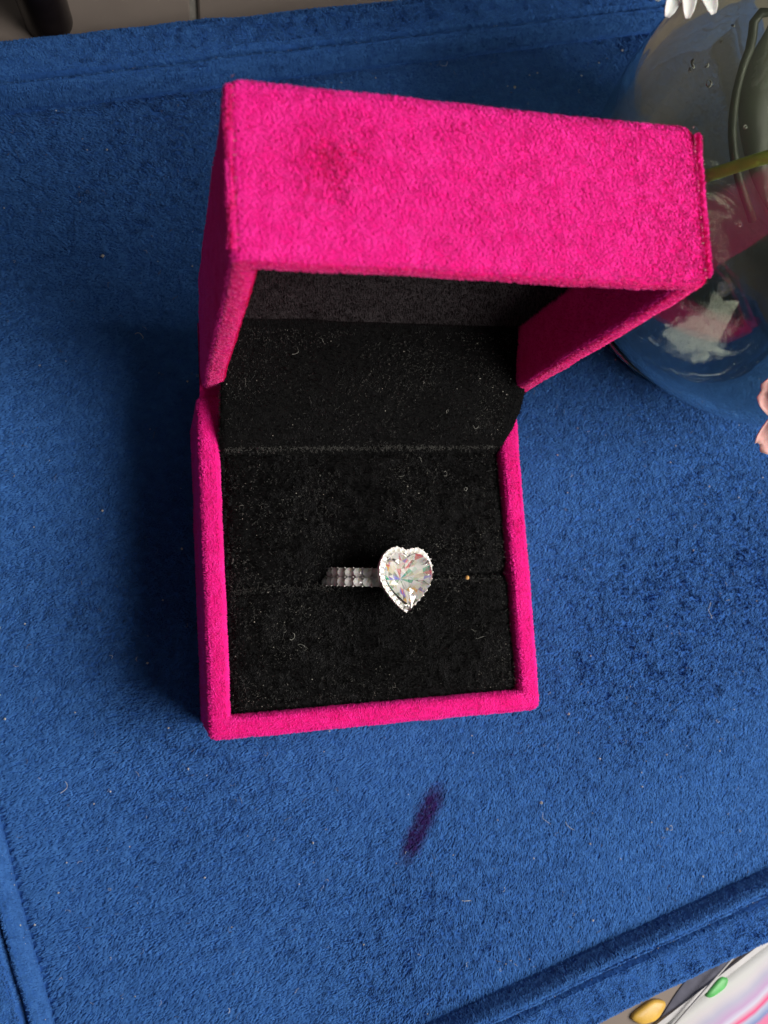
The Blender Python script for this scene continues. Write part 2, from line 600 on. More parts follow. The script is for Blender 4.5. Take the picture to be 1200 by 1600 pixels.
def rim_strip(name, prof, side):
    """one mitred side of the raised edge; prof = (outward, z) pairs from the crease; side 0 near, 1 right, 2 far, 3 left"""
    n = 110
    loops = []
    for (d, z) in prof:
        a = {0: ((U0 - d, V0 - d), (U1 + d, V0 - d)), 1: ((U1 + d, V0 - d), (U1 + d, V1 + d)), 2: ((U1 + d, V1 + d), (U0 - d, V1 + d)),
             3: ((U0 - d, V1 + d), (U0 - d, V0 - d))}[side]
        t = np.linspace(0, 1, n)
        x = a[0][0] + (a[1][0] - a[0][0]) * t
        y = a[0][1] + (a[1][1] - a[0][1]) * t
        wob = 0.022 * vnoise(x + d, y - d, 1.3, side + 1) + 0.012 * vnoise(x, y, 0.45, side + 2)
        wob = wob * np.clip(np.minimum(t, 1 - t) * 20, 0, 1)
        if side in (0, 2):
            y = y + wob
        else:
            x = x + wob
        z2 = ZF + z + 0.018 * vnoise(x * 1.3 + 3, y * 1.3, 1.1, side + 3)
        loops.append(np.stack([x, y, z2], -1))
    return mesh(name, *loft(loops, close=False), M['blue'], tray, up=True)


ROLL = [(-0.03, -0.08), (0.0, 0.06), (0.03, 0.25), (0.06, 0.42), (0.11, 0.54), (0.17, 0.59), (0.22, 0.565), (0.262, 0.47), (0.285, 0.26)]
BAND = [(0.275, 0.24), (0.33, 0.43), (0.385, 0.56), (0.45, 0.60), (0.7, 0.605), (0.95, 0.595), (1.08, 0.56), (1.15, 0.47), (1.17, 0.33), (1.17, 0.0), (1.16, -0.38)]
strips = []
for s in range(4):
    strips.append(rim_strip('piping', ROLL, s))
    strips.append(rim_strip('border', BAND, s))


def in_view(Cn, Nn):      # denser nap where the photograph looks, a thinner one elsewhere on the tray
    k = np.full(len(Cn), 0.25)
    k[(Cn[:, 0] < 17) & (Cn[:, 1] > -8.5)] = 1
    k[(Cn[:, 0] < U0 + 0.10) | (Cn[:, 1] < V0 + 0.10) | (Cn[:, 1] > V1 - 0.10)] = 0
    return k


pile(panel, 620000, 0.065, 0.036, M['blue_pile'], lean=1.0, rise=0.55, amp=0.25, broad=0.40, clump=0.085, jitter=0.10, bumpy=0.008, lift=0.006, keep=in_view, brush=4.2, base=(-0.75, -0.25))
for o, n in zip(strips, (40000, 75000, 14000, 22000, 40000, 75000, 36000, 66000)):
    pile(o, n, 0.038, 0.030, M['blue_pile'], lean=1.0, rise=0.6, amp=0.35, broad=0.25, jitter=0.14, bumpy=0.007, clump=0.10, base=(-0.7, 0.1), keep=lambda c, nn: np.where(c[:, 2] < ZF + 0.1, 0.05, np.where((np.abs(np.minimum.reduce([c[:, 0] - U0, U1 - c[:, 0], c[:, 1] - V0, V1 - c[:, 1]]) + 0.305) < 0.05), 0.0, 1)))

# ------------------------------------------------------------------ pink velvet ring box
W, D, H, LH = 6.0, 5.9, 2.6, 2.12
TH, YAW = R_(89.13), -0.0111
box = tag(empty('ring_box', (0, 0, -H)), 'open magenta velvet ring box with black plush lining, standing on the blue tray', 'ring box')
T_ = 0.36


def wobble(loops, amp=0.012, seed=0):
    A = np.array(loops, float)
    A += amp * np.stack([vnoise(A[..., 1] + A[..., 2], A[..., 2], 0.5, seed), vnoise(A[..., 0] + A[..., 2], A[..., 2], 0.5, seed + 1),
                         vnoise(A[..., 0], A[..., 1], 0.5, seed + 2)], -1)
    return list(A)


def box_loops(zs):
    """zs: (inset, z, corner radius)"""
    return [rrect(i, W - i, i, D - i, r, z) for i, z, r in zs]


zt = H
base_prof = [(0.10, 0.0, 0.1), (0.03, 0.02, 0.12), (0.0, 0.08, 0.13)] + [(0.0, z, 0.13) for z in np.linspace(0.4, zt - 0.2, 7)] + \
    [(0.004, zt - 0.12, 0.13), (0.02, zt - 0.055, 0.13), (0.06, zt - 0.015, 0.11), (0.11, zt, 0.09), (0.25, zt, 0.05), (0.31, zt - 0.02, 0.045),
     (0.345, zt - 0.07, 0.04), (T_, zt - 0.15, 0.03), (T_, zt - 0.5, 0.03), (T_, zt - 1.2, 0.03)]
case = mesh('box_base', *loft(wobble(box_loops(base_prof)), cap0=True, cap1=True), M['pink'], box)

lid_m = Matrix.Translation((W / 2 + 0.0767, D, H + 0.1662 - 0.02)) @ Matrix.Rotation(YAW, 4, 'Z') @ Matrix.Rotation(-TH, 4, 'X') @ Matrix.Translation((-W / 2, -D, 0))
lid_prof = [(T_, LH - 0.32, 0.03), (T_, 0.9, 0.03), (T_, 0.4, 0.03), (T_, 0.15, 0.03), (0.345, 0.07, 0.04), (0.31, 0.02, 0.045), (0.25, 0, 0.05), (0.11, 0, 0.09), (0.06, 0.015, 0.11),
            (0.02, 0.055, 0.15), (0.004, 0.12, 0.16)] + [(0.0, z, 0.17) for z in np.linspace(0.25, LH - 0.24, 6)] + \
    [(0.012, LH - 0.14, 0.17), (0.05, LH - 0.06, 0.16), (0.10, LH - 0.015, 0.14), (0.17, LH, 0.12), (0.5, LH, 0.1)]
lid_l = wobble(box_loops(lid_prof), 0.016, 3)
lid = mesh('lid', *loft(lid_l, cap0=True, cap1=True), M['pink'], box)
# the inner bottom of the hollow must face outward from the board: first cap is the hollow's back
lid.matrix_local = lid_m
lid_loc, lid_rot, _ = lid_m.decompose()


def local_to_lid(o):
    o.parent = box
    o.matrix_local = lid_m
    return o


# the velvet spine that joins base and lid at the back
sp = [(0.0, H - 1.2), (-0.035, H - 0.5), (-0.04, H - 0.06), (0.0, H + 0.06), (0.12, H + 0.14), (0.4, H + 0.13), (0.9, H + 0.11), (1.2, H + 0.10)]
spv = [np.stack([np.linspace(0.06, W - 0.06, 30), np.full(30, D + 0.06 + a), np.full(30, b)], -1) for a, b in sp]
spv += [v - np.array([0, 0.05, 0.04]) for v in spv[::-1]]
mesh('spine', *loft([np.array(l) for l in np.array(spv).transpose(1, 0, 2)], cap0=True, cap1=True), M['pink'], box)

# folded cloth edges where the lid's side pieces meet its front face
for x, s in ((0.035, -1), (W - 0.035, 1)):
    pth = [(x + 0.012 * vnoise(z, 0.3, 0.3, 2), 0.03 + 0.01 * vnoise(z, 2.3, 0.2, 3), z) for z in np.linspace(0.12, LH - 0.14, 26)]
    fo = local_to_lid(mesh('fabric_fold', *tube(pth, 0.04, 8), M['pink']))
    pile(fo, 5000, 0.03, 0.024, M['pink_pile'], lean=0.6, jitter=0.2).matrix_local = lid_m
    fr = []
    for k in range(46):          # frayed threads along the fold
        z = rng.choice([0.25, 0.7, 1.35, LH - 0.2]) + rng.normal(0, 0.13)
        p = np.array([x - s * 0.045, -0.005, z])
        q = p + np.array([-s * rng.uniform(0.0, 0.05), -rng.uniform(0.01, 0.05), rng.normal(0, 0.04)])
        fr.append([p + [0, 0, 0.007], p - [0, 0, 0.007], q])
    f = tri_mesh('fray', np.array(fr), M['thread'], box)
    local_to_lid(f)

# plush pad inside the lid
pz0, pz1 = LH - 0.30, 1.02
pl = [rrect(0.375, W - 0.375, 0.375, D - 0.85, 0.08, z, 3, 16) for z in (pz0, pz1 + 0.10)]
pl += [rrect(0.375 + 0.03, W - 0.405, 0.405, D - 0.88, 0.08, pz1 + 0.03, 3, 16), rrect(0.375 + 0.10, W - 0.475, 0.475, D - 0.95, 0.08, pz1, 3, 16)]
lid_pad = local_to_lid(mesh('lid_pad', *loft(wobble(pl, 0.02, 1), cap1=True), M['black_foam']))

# two foam cushions with the slit between them
XA, XB = T_ + 0.012, W - T_ - 0.012


def cushion(y0, y1, hz, seed):
    nx, ny = 60, 34
    V = []
    xs, ys = np.linspace(0, 1, nx), np.linspace(0, 1, ny)
    wx, wy = XB - XA, y1 - y0
    for b in ys:
        for a in xs:
            dx, dy = min(a, 1 - a) * wx, min(b, 1 - b) * wy
            r = 0.22
            e = lambda q: r - math.sqrt(max(0, r * r - (r - min(q, r)) ** 2))
            z = hz - 0.8 * e(dx) - 1.1 * e(dy) + 0.06 * math.sin(math.pi * a) * math.sin(math.pi * b) + 0.02 * float(vnoise(a * wx, b * wy, 0.7, seed))
            z -= 0.10 * math.exp(-((XA + a * wx - 2.2) / 0.35) ** 2 - ((y0 + b * wy - 2.55) / 0.25) ** 2)
            V.append((XA + a * wx, y0 + b * wy, z))
    F = [(j * nx + i, j * nx + i + 1, (j + 1) * nx + i + 1, (j + 1) * nx + i) for j in range(ny - 1) for i in range(nx - 1)]
    ring_ = [i for i in range(nx)] + [j * nx + nx - 1 for j in range(1, ny)] + [(ny - 1) * nx + i for i in range(nx - 2, -1, -1)] + [j * nx for j in range(ny - 2, 0, -1)]
    n0 = len(V)
    V += [(V[i][0], V[i][1], H - 1.1) for i in ring_]
    m = len(ring_)
    F += [(ring_[k], n0 + k, n0 + (k + 1) % m, ring_[(k + 1) % m]) for k in range(m)]
    return mesh('cushion', V, F, M['black'], box)


cz = H - 0.16
cu1 = cushion(0.37, 2.53, cz, 1)
cu2 = cushion(2.56, 4.98, cz - 0.02, 2)

# the cloth hinge between base and lid
hp = bezier([(4.82, H - 0.30), (4.92, H - 0.10), (5.10, H + 0.08), (5.38, H + 0.28), (5.66, H + 0.50), (5.86, H + 0.66), (6.2, H + 0.75), (6.6, H + 0.86), (6.88, H + 0.98), (7.02, H + 1.12), (7.1, H + 1.35)], 40)
loops = []
for i, (y, z) in enumerate(hp):
    xr = np.interp(y, [4.9, 5.05, 5.25, 5.5, 5.8, 6.3, 6.9, 7.1], [5.62, 5.68, 5.80, 5.88, 5.90, 5.80, 5.68, 5.62]) + 0.012 * float(vnoise(y, z, 0.12, 2))
    xl = 0.375 + 0.008 * float(vnoise(y, z, 0.12, 3)) + (0.05 if y > 6.2 else 0) * 0
    t = np.linspace(0, 1, 40)
    x = xl + (xr - xl) * t
    loops.append(np.stack([x, np.full_like(x, y) + 0.02 * vnoise(x, y + x * 0, 1.0, 4), z + 0.035 * vnoise(x, np.full_like(x, y), 1.1, 5)], -1))
back = [l - np.array([0, -0.02, 0.05]) for l in loops]
Vh = np.concatenate(loops + back)
nh, ml = 40, len(loops)
Fh = [(i * nh + k, i * nh + k + 1, (i + 1) * nh + k + 1, (i + 1) * nh + k) for i in range(ml - 1) for k in range(nh - 1)]
Fh += [tuple(q + ml * nh for q in f[::-1]) for f in Fh]
for i in range(ml - 1):
    for k in (0, nh - 1):
        f = (i * nh + k, (i + 1) * nh + k, ml * nh + (i + 1) * nh + k, ml * nh + i * nh + k)
        Fh.append(f if k else f[::-1])
hinge = mesh('cloth_hinge', Vh, Fh, M['black'], box)

pile(case, 150000, 0.034, 0.016, M['pink_pile'], lean=1.0, rise=0.5, amp=0.26, broad=0.35, jitter=0.09, bumpy=0.004, clump=0.06, brush=1.2, base=(-0.5, 0.3), keep=lambda c, n: np.where(c[:, 2] > 2.3, 3.0, 0.6))


def lid_patch(P, N):      # nap brushed the other way in one patch of the lid's front
    g = np.exp(-((P[:, 0] - 1.15) / 0.55) ** 2 - ((P[:, 2] - 1.15) / 0.6) ** 2) * (N[:, 1] < -0.5)
    return -0.26 * g, -0.42 * g


lp = pile(lid, 280000, 0.032, 0.030, M['pink_pile'], lean=1.0, rise=0.42, amp=0.12, broad=0.10, jitter=0.05, keep=lambda c, n: np.where(n[:, 1] < -0.5, 2.2, np.where(c[:, 2] > LH - 0.1, 0.2, 1.0)), bumpy=0.004, clump=0.09, brush=1.1, base=(0.25, 0.6), extra=lid_patch)
lp.matrix_local = lid_m
for o, n in ((cu1, 60000), (cu2, 66000)):
    pile(o, n, 0.06, 0.012, M['black_pile'], lean=0.6, clump=0.08, brush=1, keep=lambda c, nn: np.where(c[:, 2] > 2.0, 1, 0.02))
pile(hinge, 60000, 0.05, 0.012, M['black_pile'], lean=0.5, clump=0.08, brush=1)
lpp = pile(lid_pad, 50000, 0.05, 0.012, M['black_foam'], lean=0.3, clump=0.08, brush=1)
lpp.matrix_local = lid_m

# ------------------------------------------------------------------ the ring
PHI = R_(21)
ring = tag(empty('diamond_ring', (3.00, 2.60, -0.60), (R_(3), PHI, R_(-3))), 'white gold ring with heart shaped diamond, halo and two row band in black cushions', 'ring')


def heart(n, width, cleft=0.0):
    """rounded heart outline, n points, anticlockwise from the cleft"""
    half = bezier([(0, 0.475 - cleft), (0.09, 0.50 - cleft * 0.3), (0.23, 0.515), (0.38, 0.43), (0.475, 0.28), (0.50, 0.10), (0.455, -0.09), (0.33, -0.275), (0.16, -0.45), (0, -0.57)], 180)
    P = np.vstack([half * [-1.07, 0.96], half[::-1][1:] * [1.07, 0.96]]) * width
    s = np.concatenate([[0], np.cumsum(np.linalg.norm(np.diff(P, axis=0), axis=1))])
    q = np.arange(n) / n * s[-1]
    return np.stack([np.interp(q, s, P[:, 0]), np.interp(q, s, P[:, 1])], 1)


# band: a ribbon of metal, outer radius RB, two rows of stones
RB = 0.91


def shank(a, n=2.5):
    """squared-off shank: radius factor and outward normal at an angle from the head"""
    q, c = math.sin(a), math.cos(a)
    k = (abs(q) ** n + abs(c) ** n) ** (-1 / n)
    nr = Vector((math.copysign(abs(q) ** (n - 1), q), 0, math.copysign(abs(c) ** (n - 1), c))).normalized()
    return k, nr


RK = 0.91 / 0.98

bp_ = [(0.84, -0.16), (0.92, -0.16), (0.945, -0.15), (0.905, -0.135), (0.895, -0.025), (0.945, -0.008), (0.945, 0.008), (0.895, 0.025), (0.905, 0.135), (0.945, 0.15), (0.92, 0.16), (0.84, 0.16), (0.83, 0.0)]
lo = [[(r * RK * shank(a)[0] * math.sin(a), y, r * RK * shank(a)[0] * math.cos(a)) for r, y in bp_] for a in np.linspace(0, 2 * math.pi, 121)]
band = mesh('band', *loft(lo), M['metal'], ring)


def round_gem(r, n=8):
    """a small brilliant: table, crown, pavilion"""
    V, F = [], []
    for rr, z, off in ((0.56, 0.30, 0.5), (1.0, 0.02, 0), (1.0, -0.03, 0)):
        for k in range(n):
            a = 2 * math.pi * (k + off) / n
            V.append((rr * r * math.cos(a), rr * r * math.sin(a), z * r))
    V.append((0, 0, -0.5 * r))
    F.append(tuple(range(n)))
    for k in range(n):
        k2 = (k + 1) % n
        F += [(k, n + k, n + k2), (k, n + k2, k2), (n + k, 2 * n + k, 2 * n + k2, n + k2), (2 * n + k, 3 * n, 2 * n + k2)]
    return V, F


gem0 = None


def accent(loc, rot, s):
    global gem0
    if gem0 is None:
        o = gem0 = mesh('accent_stone', *round_gem(1.0), M['small_gem'], ring, smooth=False)
        paint_facet_flashes(o, (0.5, 2, 1, 0, 0.3, 0, 0, 0.3, 10))
    else:
        o = link(gem0.copy(), ring)
    o.location, o.scale = loc, (s, s, s)
    o.rotation_mode = 'QUATERNION'
    o.rotation_quaternion = rot
    return o


step = 0.166 / (RB * 1.07)
for row in (-0.083, 0.083):
    for k in range(-11, 12):
        a = (k + 0.5) * step
        kk, nrm = shank(a)
        pos = Vector((math.sin(a), 0, math.cos(a))) * (kk * (RB - 0.005))
        q = nrm.to_track_quat('Z', 'Y') @ Matrix.Rotation(rng.uniform(0, 0.7), 3, 'Z').to_quaternion()
        accent(pos + Vector((0, row, 0)), q, 0.083)
# beads of metal between the stones
bv, bf = [], []
for y in (-0.165, 0.0, 0.165):
    for k in range(-11, 12):
        a = k * step
        c = np.array([shank(a)[0] * math.sin(a) * (RB - 0.005), y * 0.97, shank(a)[0] * math.cos(a) * (RB - 0.005)])
        n0 = len(bv)
        for v in ((1, 0, 0), (-1, 0, 0), (0, 1, 0), (0, -1, 0), (0, 0, 1), (0, 0, -1)):
            bv.append(c + 0.021 * np.array(v))
        bf += [tuple(n0 + i for i in f) for f in ((0, 2, 4), (2, 1, 4), (1, 3, 4), (3, 0, 4), (2, 0, 5), (1, 2, 5), (3, 1, 5), (0, 3, 5))]
mesh('bead_setting', bv, bf, M['metal'], ring)['kind'] = 'stuff'

# halo: heart plate with a raised inner wall
HZ = 1.20
ho, hi = heart(96, 1.10), heart(96, 0.85, 0.03)
hl = []
for sc_, z, src in ((0.42, HZ - 0.36, ho), (0.80, HZ - 0.22, ho), (0.96, HZ - 0.06, ho), (0.985, HZ, ho), (0.955, HZ + 0.012, ho), (0.93, HZ - 0.05, ho), (1.08, HZ - 0.05, hi), (1.04, HZ + 0.012, hi), (1.0, HZ, hi), (0.98, HZ - 0.14, hi), (0.72, HZ - 0.24, hi), (0.45, HZ - 0.33, hi)):
    hl.append([(x * sc_, y * sc_, z) for x, y in src])
mesh('halo_setting', *loft(hl, cap0=True, cap1=True), M['metal'], ring)
mid = heart(30, 0.985)
for x, y in mid:
    q = Vector((x * 0.25, y * 0.25, 1)).to_track_quat('Z', 'Y') @ Matrix.Rotation(rng.uniform(0, 0.7), 3, 'Z').to_quaternion()
    accent((x, y, HZ + 0.022), q, 0.056)
bv, bf = [], []
for src, kk in ((heart(60, 1.08), 0.020), (heart(45, 0.855), 0.016)):
    for x, y in src[::2]:
        n0 = len(bv)
        for v in ((1, 0, 0), (-1, 0, 0), (0, 1, 0), (0, -1, 0), (0, 0, 1), (0, 0, -1)):
            bv.append(np.array([x, y, HZ + 0.02]) + kk * np.array(v))
        bf += [tuple(n0 + i for i in f) for f in ((0, 2, 4), (2, 1, 4), (1, 3, 4), (3, 0, 4), (2, 0, 5), (1, 2, 5), (3, 1, 5), (0, 3, 5))]
mesh('halo_bead', bv, bf, M['metal'], ring)['kind'] = 'stuff'

# the heart diamond itself
NG = 32
g0 = heart(NG, 0.88, 0.05)
cx = np.array([0.0, 0.03])
SZ = HZ + 0.095
V, F = [], []


def gring(scale, z, off, n):
    src = heart(n * 8, 0.88, 0.05)
    sel = src[(np.arange(n) * 8 + int(off * 8)) % (n * 8)]
    i0 = len(V)
    for x, y in sel:
        V.append(tuple(np.append(cx + (np.array([x, y]) - cx) * scale, z)))
    return i0


a_t = gring(0.52, SZ + 0.115, 0.0, 16)          # table
a_s = gring(0.76, SZ + 0.072, 0.5, 16)          # star break
a_g = gring(1.0, SZ + 0.008, 0.0, 32)
a_l = gring(1.0, SZ - 0.012, 0.0, 32)
a_q = gring(0.76, SZ - 0.092, 0.0, 32)
a_p = gring(0.44, SZ - 0.190, 0.5, 16)
for i in range(a_q, a_q + 48):
    V[i] = (V[i][0], V[i][1], V[i][2] + rng.normal(0, 0.011))
a_c = len(V)
V.append((cx[0], cx[1], SZ - 0.32))
F.append(tuple(a_t + k for k in range(16))[::-1])
for k in range(16):
    k2 = (k + 1) % 16
    F += [(a_t + k, a_t + k2, a_s + k), (a_t + k2, a_s + k2, a_s + k)]
    g1, g2, g3 = a_g + 2 * k, a_g + (2 * k + 1) % 32, a_g + (2 * k + 2) % 32
    F += [(a_s + k, g3, g2), (a_s + k, g2, g1), (a_s + k, a_s + k2, g3)]
    q1, q2, q3 = a_q + 2 * k, a_q + (2 * k + 1) % 32, a_q + (2 * k + 2) % 32
    F += [(q1, q2, a_p + k), (q2, q3, a_p + k), (q3, a_p + k2, a_p + k), (a_p + k, a_p + k2, a_c)]
for k in range(32):
    k2 = (k + 1) % 32
    F += [(a_l + k, a_l + k2, a_q + k), (a_l + k2, a_q + k2, a_q + k)] if k % 2 else [(a_l + k, a_l + k2, a_q + k2), (a_l + k, a_q + k2, a_q + k)]
for k in range(32):
    F.append((a_g + k, a_g + (k + 1) % 32, a_l + (k + 1) % 32, a_l + k))
heart_gem = mesh('heart_diamond', V, F, M['gem'], ring, smooth=False)
paint_facet_flashes(heart_gem, (3.0, 11, 6, 3.0, 1.3, 1.3, 0.9, 1.0, 0))
_c0 = Vector((0, 0, SZ))                      # the stone sits a little askew in its claws
heart_gem.data.transform(Matrix.Translation(_c0) @ Matrix.Rotation(R_(-9), 4, 'X') @ Matrix.Rotation(R_(-7), 4, 'Y') @ Matrix.Translation(-_c0))
for p in ((-0.33, 0.27), (0.33, 0.27), (0.0, -0.47)):
    d = np.array(p) / np.hypot(*p)
    o_ = np.array(p) * 1.05
    pth = bezier([(*(o_ * 1.02), HZ - 0.05), (*(o_ * 1.06), HZ + 0.12), (*(np.array(p) * 1.0), SZ + 0.06), (*(np.array(p) * 0.87), SZ + 0.075)], 12)
    mesh('prong', *tube(pth, np.linspace(0.034, 0.02, len(pth)), 8), M['metal'], ring)

# ------------------------------------------------------------------ glass vase, water and flowers
VX, VY, VR = 11.63, 9.29, 4.42
vase = tag(empty('glass_vase', (VX, VY, -H + 0.02)), 'round clear glass vase of water standing behind the pink box', 'vase')
VC, VH = 4.78, 5.13


def vr(z):
    return VR * math.sqrt(max(0.0, 1 - ((z - VC) / VH) ** 2))


outer = [(2.62, 0.36)] + [(max(vr(z), 2.62), z) for z in np.linspace(0.5, 8.7, 34)] + [(2.75, 9.1), (2.72, 9.5), (2.85, 9.9), (2.95, 10.0)]
inner = [(2.85, 10.0), (2.70, 9.85), (2.55, 9.5), (2.55, 9.0)] + [(vr(z) - 0.22, z) for z in np.linspace(8.6, 0.95, 32)] + [(2.45, 0.55), (2.40, 0.36)]
mesh('bowl', *lathe(outer + inner, 96), M['wall_glass'], vase)
tb = mesh('thick_base', *lathe([(0.001, 0.0), (2.2, 0.0), (2.5, 0.05), (2.68, 0.14), (2.70, 0.24), (2.60, 0.33), (2.3, 0.34), (1.75, 0.36), (1.5, 0.42), (1.15, 0.56), (0.8, 0.70), (0.45, 0.79), (0.001, 0.82)], 96), M['glass'], vase)
for v in tb.data.vertices:                    # dome in the base, shaped and moved off axis to place the window's glint
    if v.co.z > 0.35 and math.hypot(v.co.x, v.co.y) < 1.76:
        k = min(1, (1.76 - math.hypot(v.co.x, v.co.y)) / 0.5)
        v.co.x += 0.62 * k
        v.co.y -= 0.10 * k
wat = [(0.001, 7.6), (vr(7.6) - 0.17, 7.6)] + [(vr(z) - 0.17, z) for z in np.linspace(7.5, 0.98, 32)] + [(2.40, 0.52), (1.9, 0.95), (0.001, 0.95)]
water = mesh('vase_water', *lathe([(r, z) for r, z in wat][::-1], 96), M['water'])
water.location = vase.location
tag(water, 'clear water filling the round glass vase', 'water')


def inside(px, py, depth):
    """point a given depth behind the bowl's near wall on the way to a pixel"""
    c = np.array([-0.8291, 1.9412, 15.2491])
    d = unit(np.array([(px - 600) / 1374.04, -(py - 800) / 1374.04, -1.0]) @ CAMR)
    S = np.array([1 / VR, 1 / VR, 1 / VH])
    o, e = (c - np.array([VX, VY, -H + 0.02 + VC])) * S, d * S
    A_, B_, C_ = e @ e, 2 * o @ e, o @ o - 1
    t = (-B_ - math.sqrt(max(0, B_ * B_ - 4 * A_ * C_))) / (2 * A_)
    return c + d * (t + depth)


# air bubbles inside the glass, their glassy light rims painted as pale rings
for px, py, r in ((1088, 105, 0.075), (1110, 107, 0.035), (1084, 113, 0.045), (1113, 134, 0.05), (1150, 46, 0.03), (1132, 70, 0.02), (1160, 350, 0.03), (1168, 200, 0.03)):
    th = np.linspace(0, 2 * math.pi, 20, endpoint=False)
    b = mesh('bubble', *tube(np.stack([r * np.cos(th), r * 0.75 * np.sin(th), 0.2 * r * np.sin(2 * th)], -1), 0.009 + 0.05 * r * (1 + np.cos(th)), 6, closed=True), M['bubble'], vase)
    b.rotation_euler = (R_(rng.uniform(10, 40)), 0, rng.uniform(0, 6))
    b.location = Vector(inside(px, py, 0.30)) - vase.location


def petal(length, width, curl, cup, notch=0.0, nx=8, ny=14, th=0.02):
    """a petal along +Y with thickness, tip rounded"""
    top = []
    for j in range(ny):
        t = j / (ny - 1)
        wv = width * math.sin(math.pi * min(1, 0.12 + 0.80 * t ** 0.8)) ** 0.7 if j < ny - 1 else width * 0.25
        for i in range(nx):
            s = i / (nx - 1) * 2 - 1
            top.append((s * wv / 2, t * length - notch * length * (1 - abs(s)) * (t > 0.9), curl * t * t * length + cup * s * s * wv + 0.02 * math.sin(9 * s) * width))
    V = top + [(x, y, z - th) for x, y, z in top]
    m = nx * ny
    F = []
    for j in range(ny - 1):
        for i in range(nx - 1):
            f = (j * nx + i, j * nx + i + 1, (j + 1) * nx + i + 1, (j + 1) * nx + i)
            F += [f, tuple(q + m for q in f[::-1])]
    b = [i for i in range(nx)] + [j * nx + nx - 1 for j in range(1, ny)] + [(ny - 1) * nx + i for i in range(nx - 2, -1, -1)] + [j * nx for j in range(ny - 2, 0, -1)]
    for k in range(len(b)):
        p, q = b[k], b[(k + 1) % len(b)]
        F.append((q, p, p + m, q + m))
    return V, F


# white daisy: head just above the frame, its lower petals hang into view over the vase's shoulder
dc = cast(1078, -88, 5.6)
daisy = tag(empty('white_daisy', dc, (R_(12), R_(-14), R_(4))), 'white daisy above the glass vase, petal tips hanging into the top of the picture', 'flower')
pm = None
for k in range(20):
    a = 2 * math.pi * k / 20 + rng.normal(0, 0.04)
    if pm is None:
        pt = pm = mesh('petal', *petal(0.93, 0.27, -0.10, 0.25), M['white_petal'], daisy)
    else:
        pt = link(pm.copy(), daisy)
    pt.rotation_euler = (R_(rng.normal(-2, 4)), R_(rng.normal(0, 8)), a)
    s = rng.uniform(0.9, 1.06)
    pt.scale = (rng.uniform(0.85, 1.2), s, 1)
mesh('disc', *lathe([(0.001, -0.05), (0.28, -0.05), (0.30, 0.03), (0.2, 0.12), (0.001, 0.15)], 24), M['yellow'], daisy)
inv = daisy.matrix_basis.inverted()
stem_pts = [Vector(dc), Vector(cast(1150, -110, 6.3)), Vector(cast(1300, -70, 7.6)), Vector((11.8, 9.6, 7.8)), Vector((11.9, 9.4, 5.6)), Vector(inside(1222, 20, 1.6)), Vector(inside(1172, 80, 1.5)), Vector(inside(1148, 170, 1.5)), Vector(inside(1150, 255, 1.6)), Vector(inside(1176, 345, 2.2))]
mesh('stem', *tube(bezier([inv @ p for p in stem_pts], 40), 0.07, 10), M['added_dark_blade'], daisy)

lf = [inside(1200, 40, 2.0), inside(1166, 110, 1.9), inside(1160, 190, 1.9), inside(1175, 270, 2.2), inside(1200, 330, 2.6)]
lf = bezier([inv @ Vector(p) for p in lf], 24)
wid = np.sin(np.linspace(0.15, math.pi - 0.1, len(lf)))[:, None]
side = np.array([0.55, 0.35, 0.05])
lv = [np.array([p - side * 0.1 * q + [0, 0, 0.02], p + side * 0.55 * q + [0, 0, 0.10 * q[0]], p + side * 1.1 * q + [0, 0, 0.0], p + side * 1.1 * q - [0, 0, 0.03], p + side * 0.55 * q + [0, 0, 0.10 * q[0] - 0.03], p - side * 0.1 * q - [0, 0, 0.01]]) for p, q in zip(lf, wid)]
mesh('added_dark_blade', *loft(lv, cap0=True, cap1=True), M['added_dark_blade'], daisy)  # dark blade added to stand for the dark refraction inside the vase

# blush pink bloom hanging over the near side of the vase, cut by the right edge of the picture
pc = Vector(cast(1270, 628, 3.6))
bloom = tag(empty('pink_bloom', pc, (R_(35), R_(10), R_(-20))), 'blush pink bloom in front of the glass vase, cut by the picture edge', 'flower')
pm = None
for ringk, (cnt, tilt, sz) in enumerate(((7, -8, 0.92), (6, 22, 0.75), (5, 50, 0.55))):
    for k in range(cnt):
        a = 2 * math.pi * (k + 0.5 * ringk) / cnt + rng.normal(0, 0.08)
        if pm is None:
            pt = pm = mesh('petal', *petal(1.10, 0.98, 0.18, 0.22, 0.06, th=0.025), M['blush_petal'], bloom)
        else:
            pt = link(pm.copy(), bloom)
        pt.rotation_euler = (R_(tilt + rng.normal(0, 5)), R_(rng.normal(0, 8)), a)
        pt.scale = (sz, sz * rng.uniform(0.9, 1.1), sz)
inv = bloom.matrix_basis.inverted() if False else bloom.matrix_basis.copy().inverted()
stem_pts = [pc, pc + Vector((0.8, 0.5, 0.5)), Vector((13.2, 6.6, 7.2)), Vector((12.6, 8.0, 7.7)), Vector(inside(1420, 170, 1.6)), Vector(inside(1270, 226, 0.9)), Vector(inside(1190, 249, 0.7)), Vector(inside(1105, 276, 0.8))]
mesh('stem', *tube(bezier([inv @ p for p in stem_pts], 40), 0.10, 10), M['stem'], bloom)

# ------------------------------------------------------------------ things round the tray
lp0, lp1 = cast(68, 46, -3.0), None
lx, ly = cast(77, 36, -3.0)[:2]
leg = tag(empty('table_stand', (lx, ly, -3.0)), 'dark polished furniture leg standing beyond the far left end of the tray', 'furniture leg')
prof = [(0.001, 0.0), (0.46, 0.0), (0.49, 0.06), (0.49, 0.25)] + [(0.49 + 0.004 * z, z) for z in np.linspace(0.4, 22, 20)] + [(0.001, 22.0)]
shaft = mesh('shaft', *lathe(prof, 36), M['dark'], leg)
leg.rotation_euler = (R_(0), R_(-6), 0)

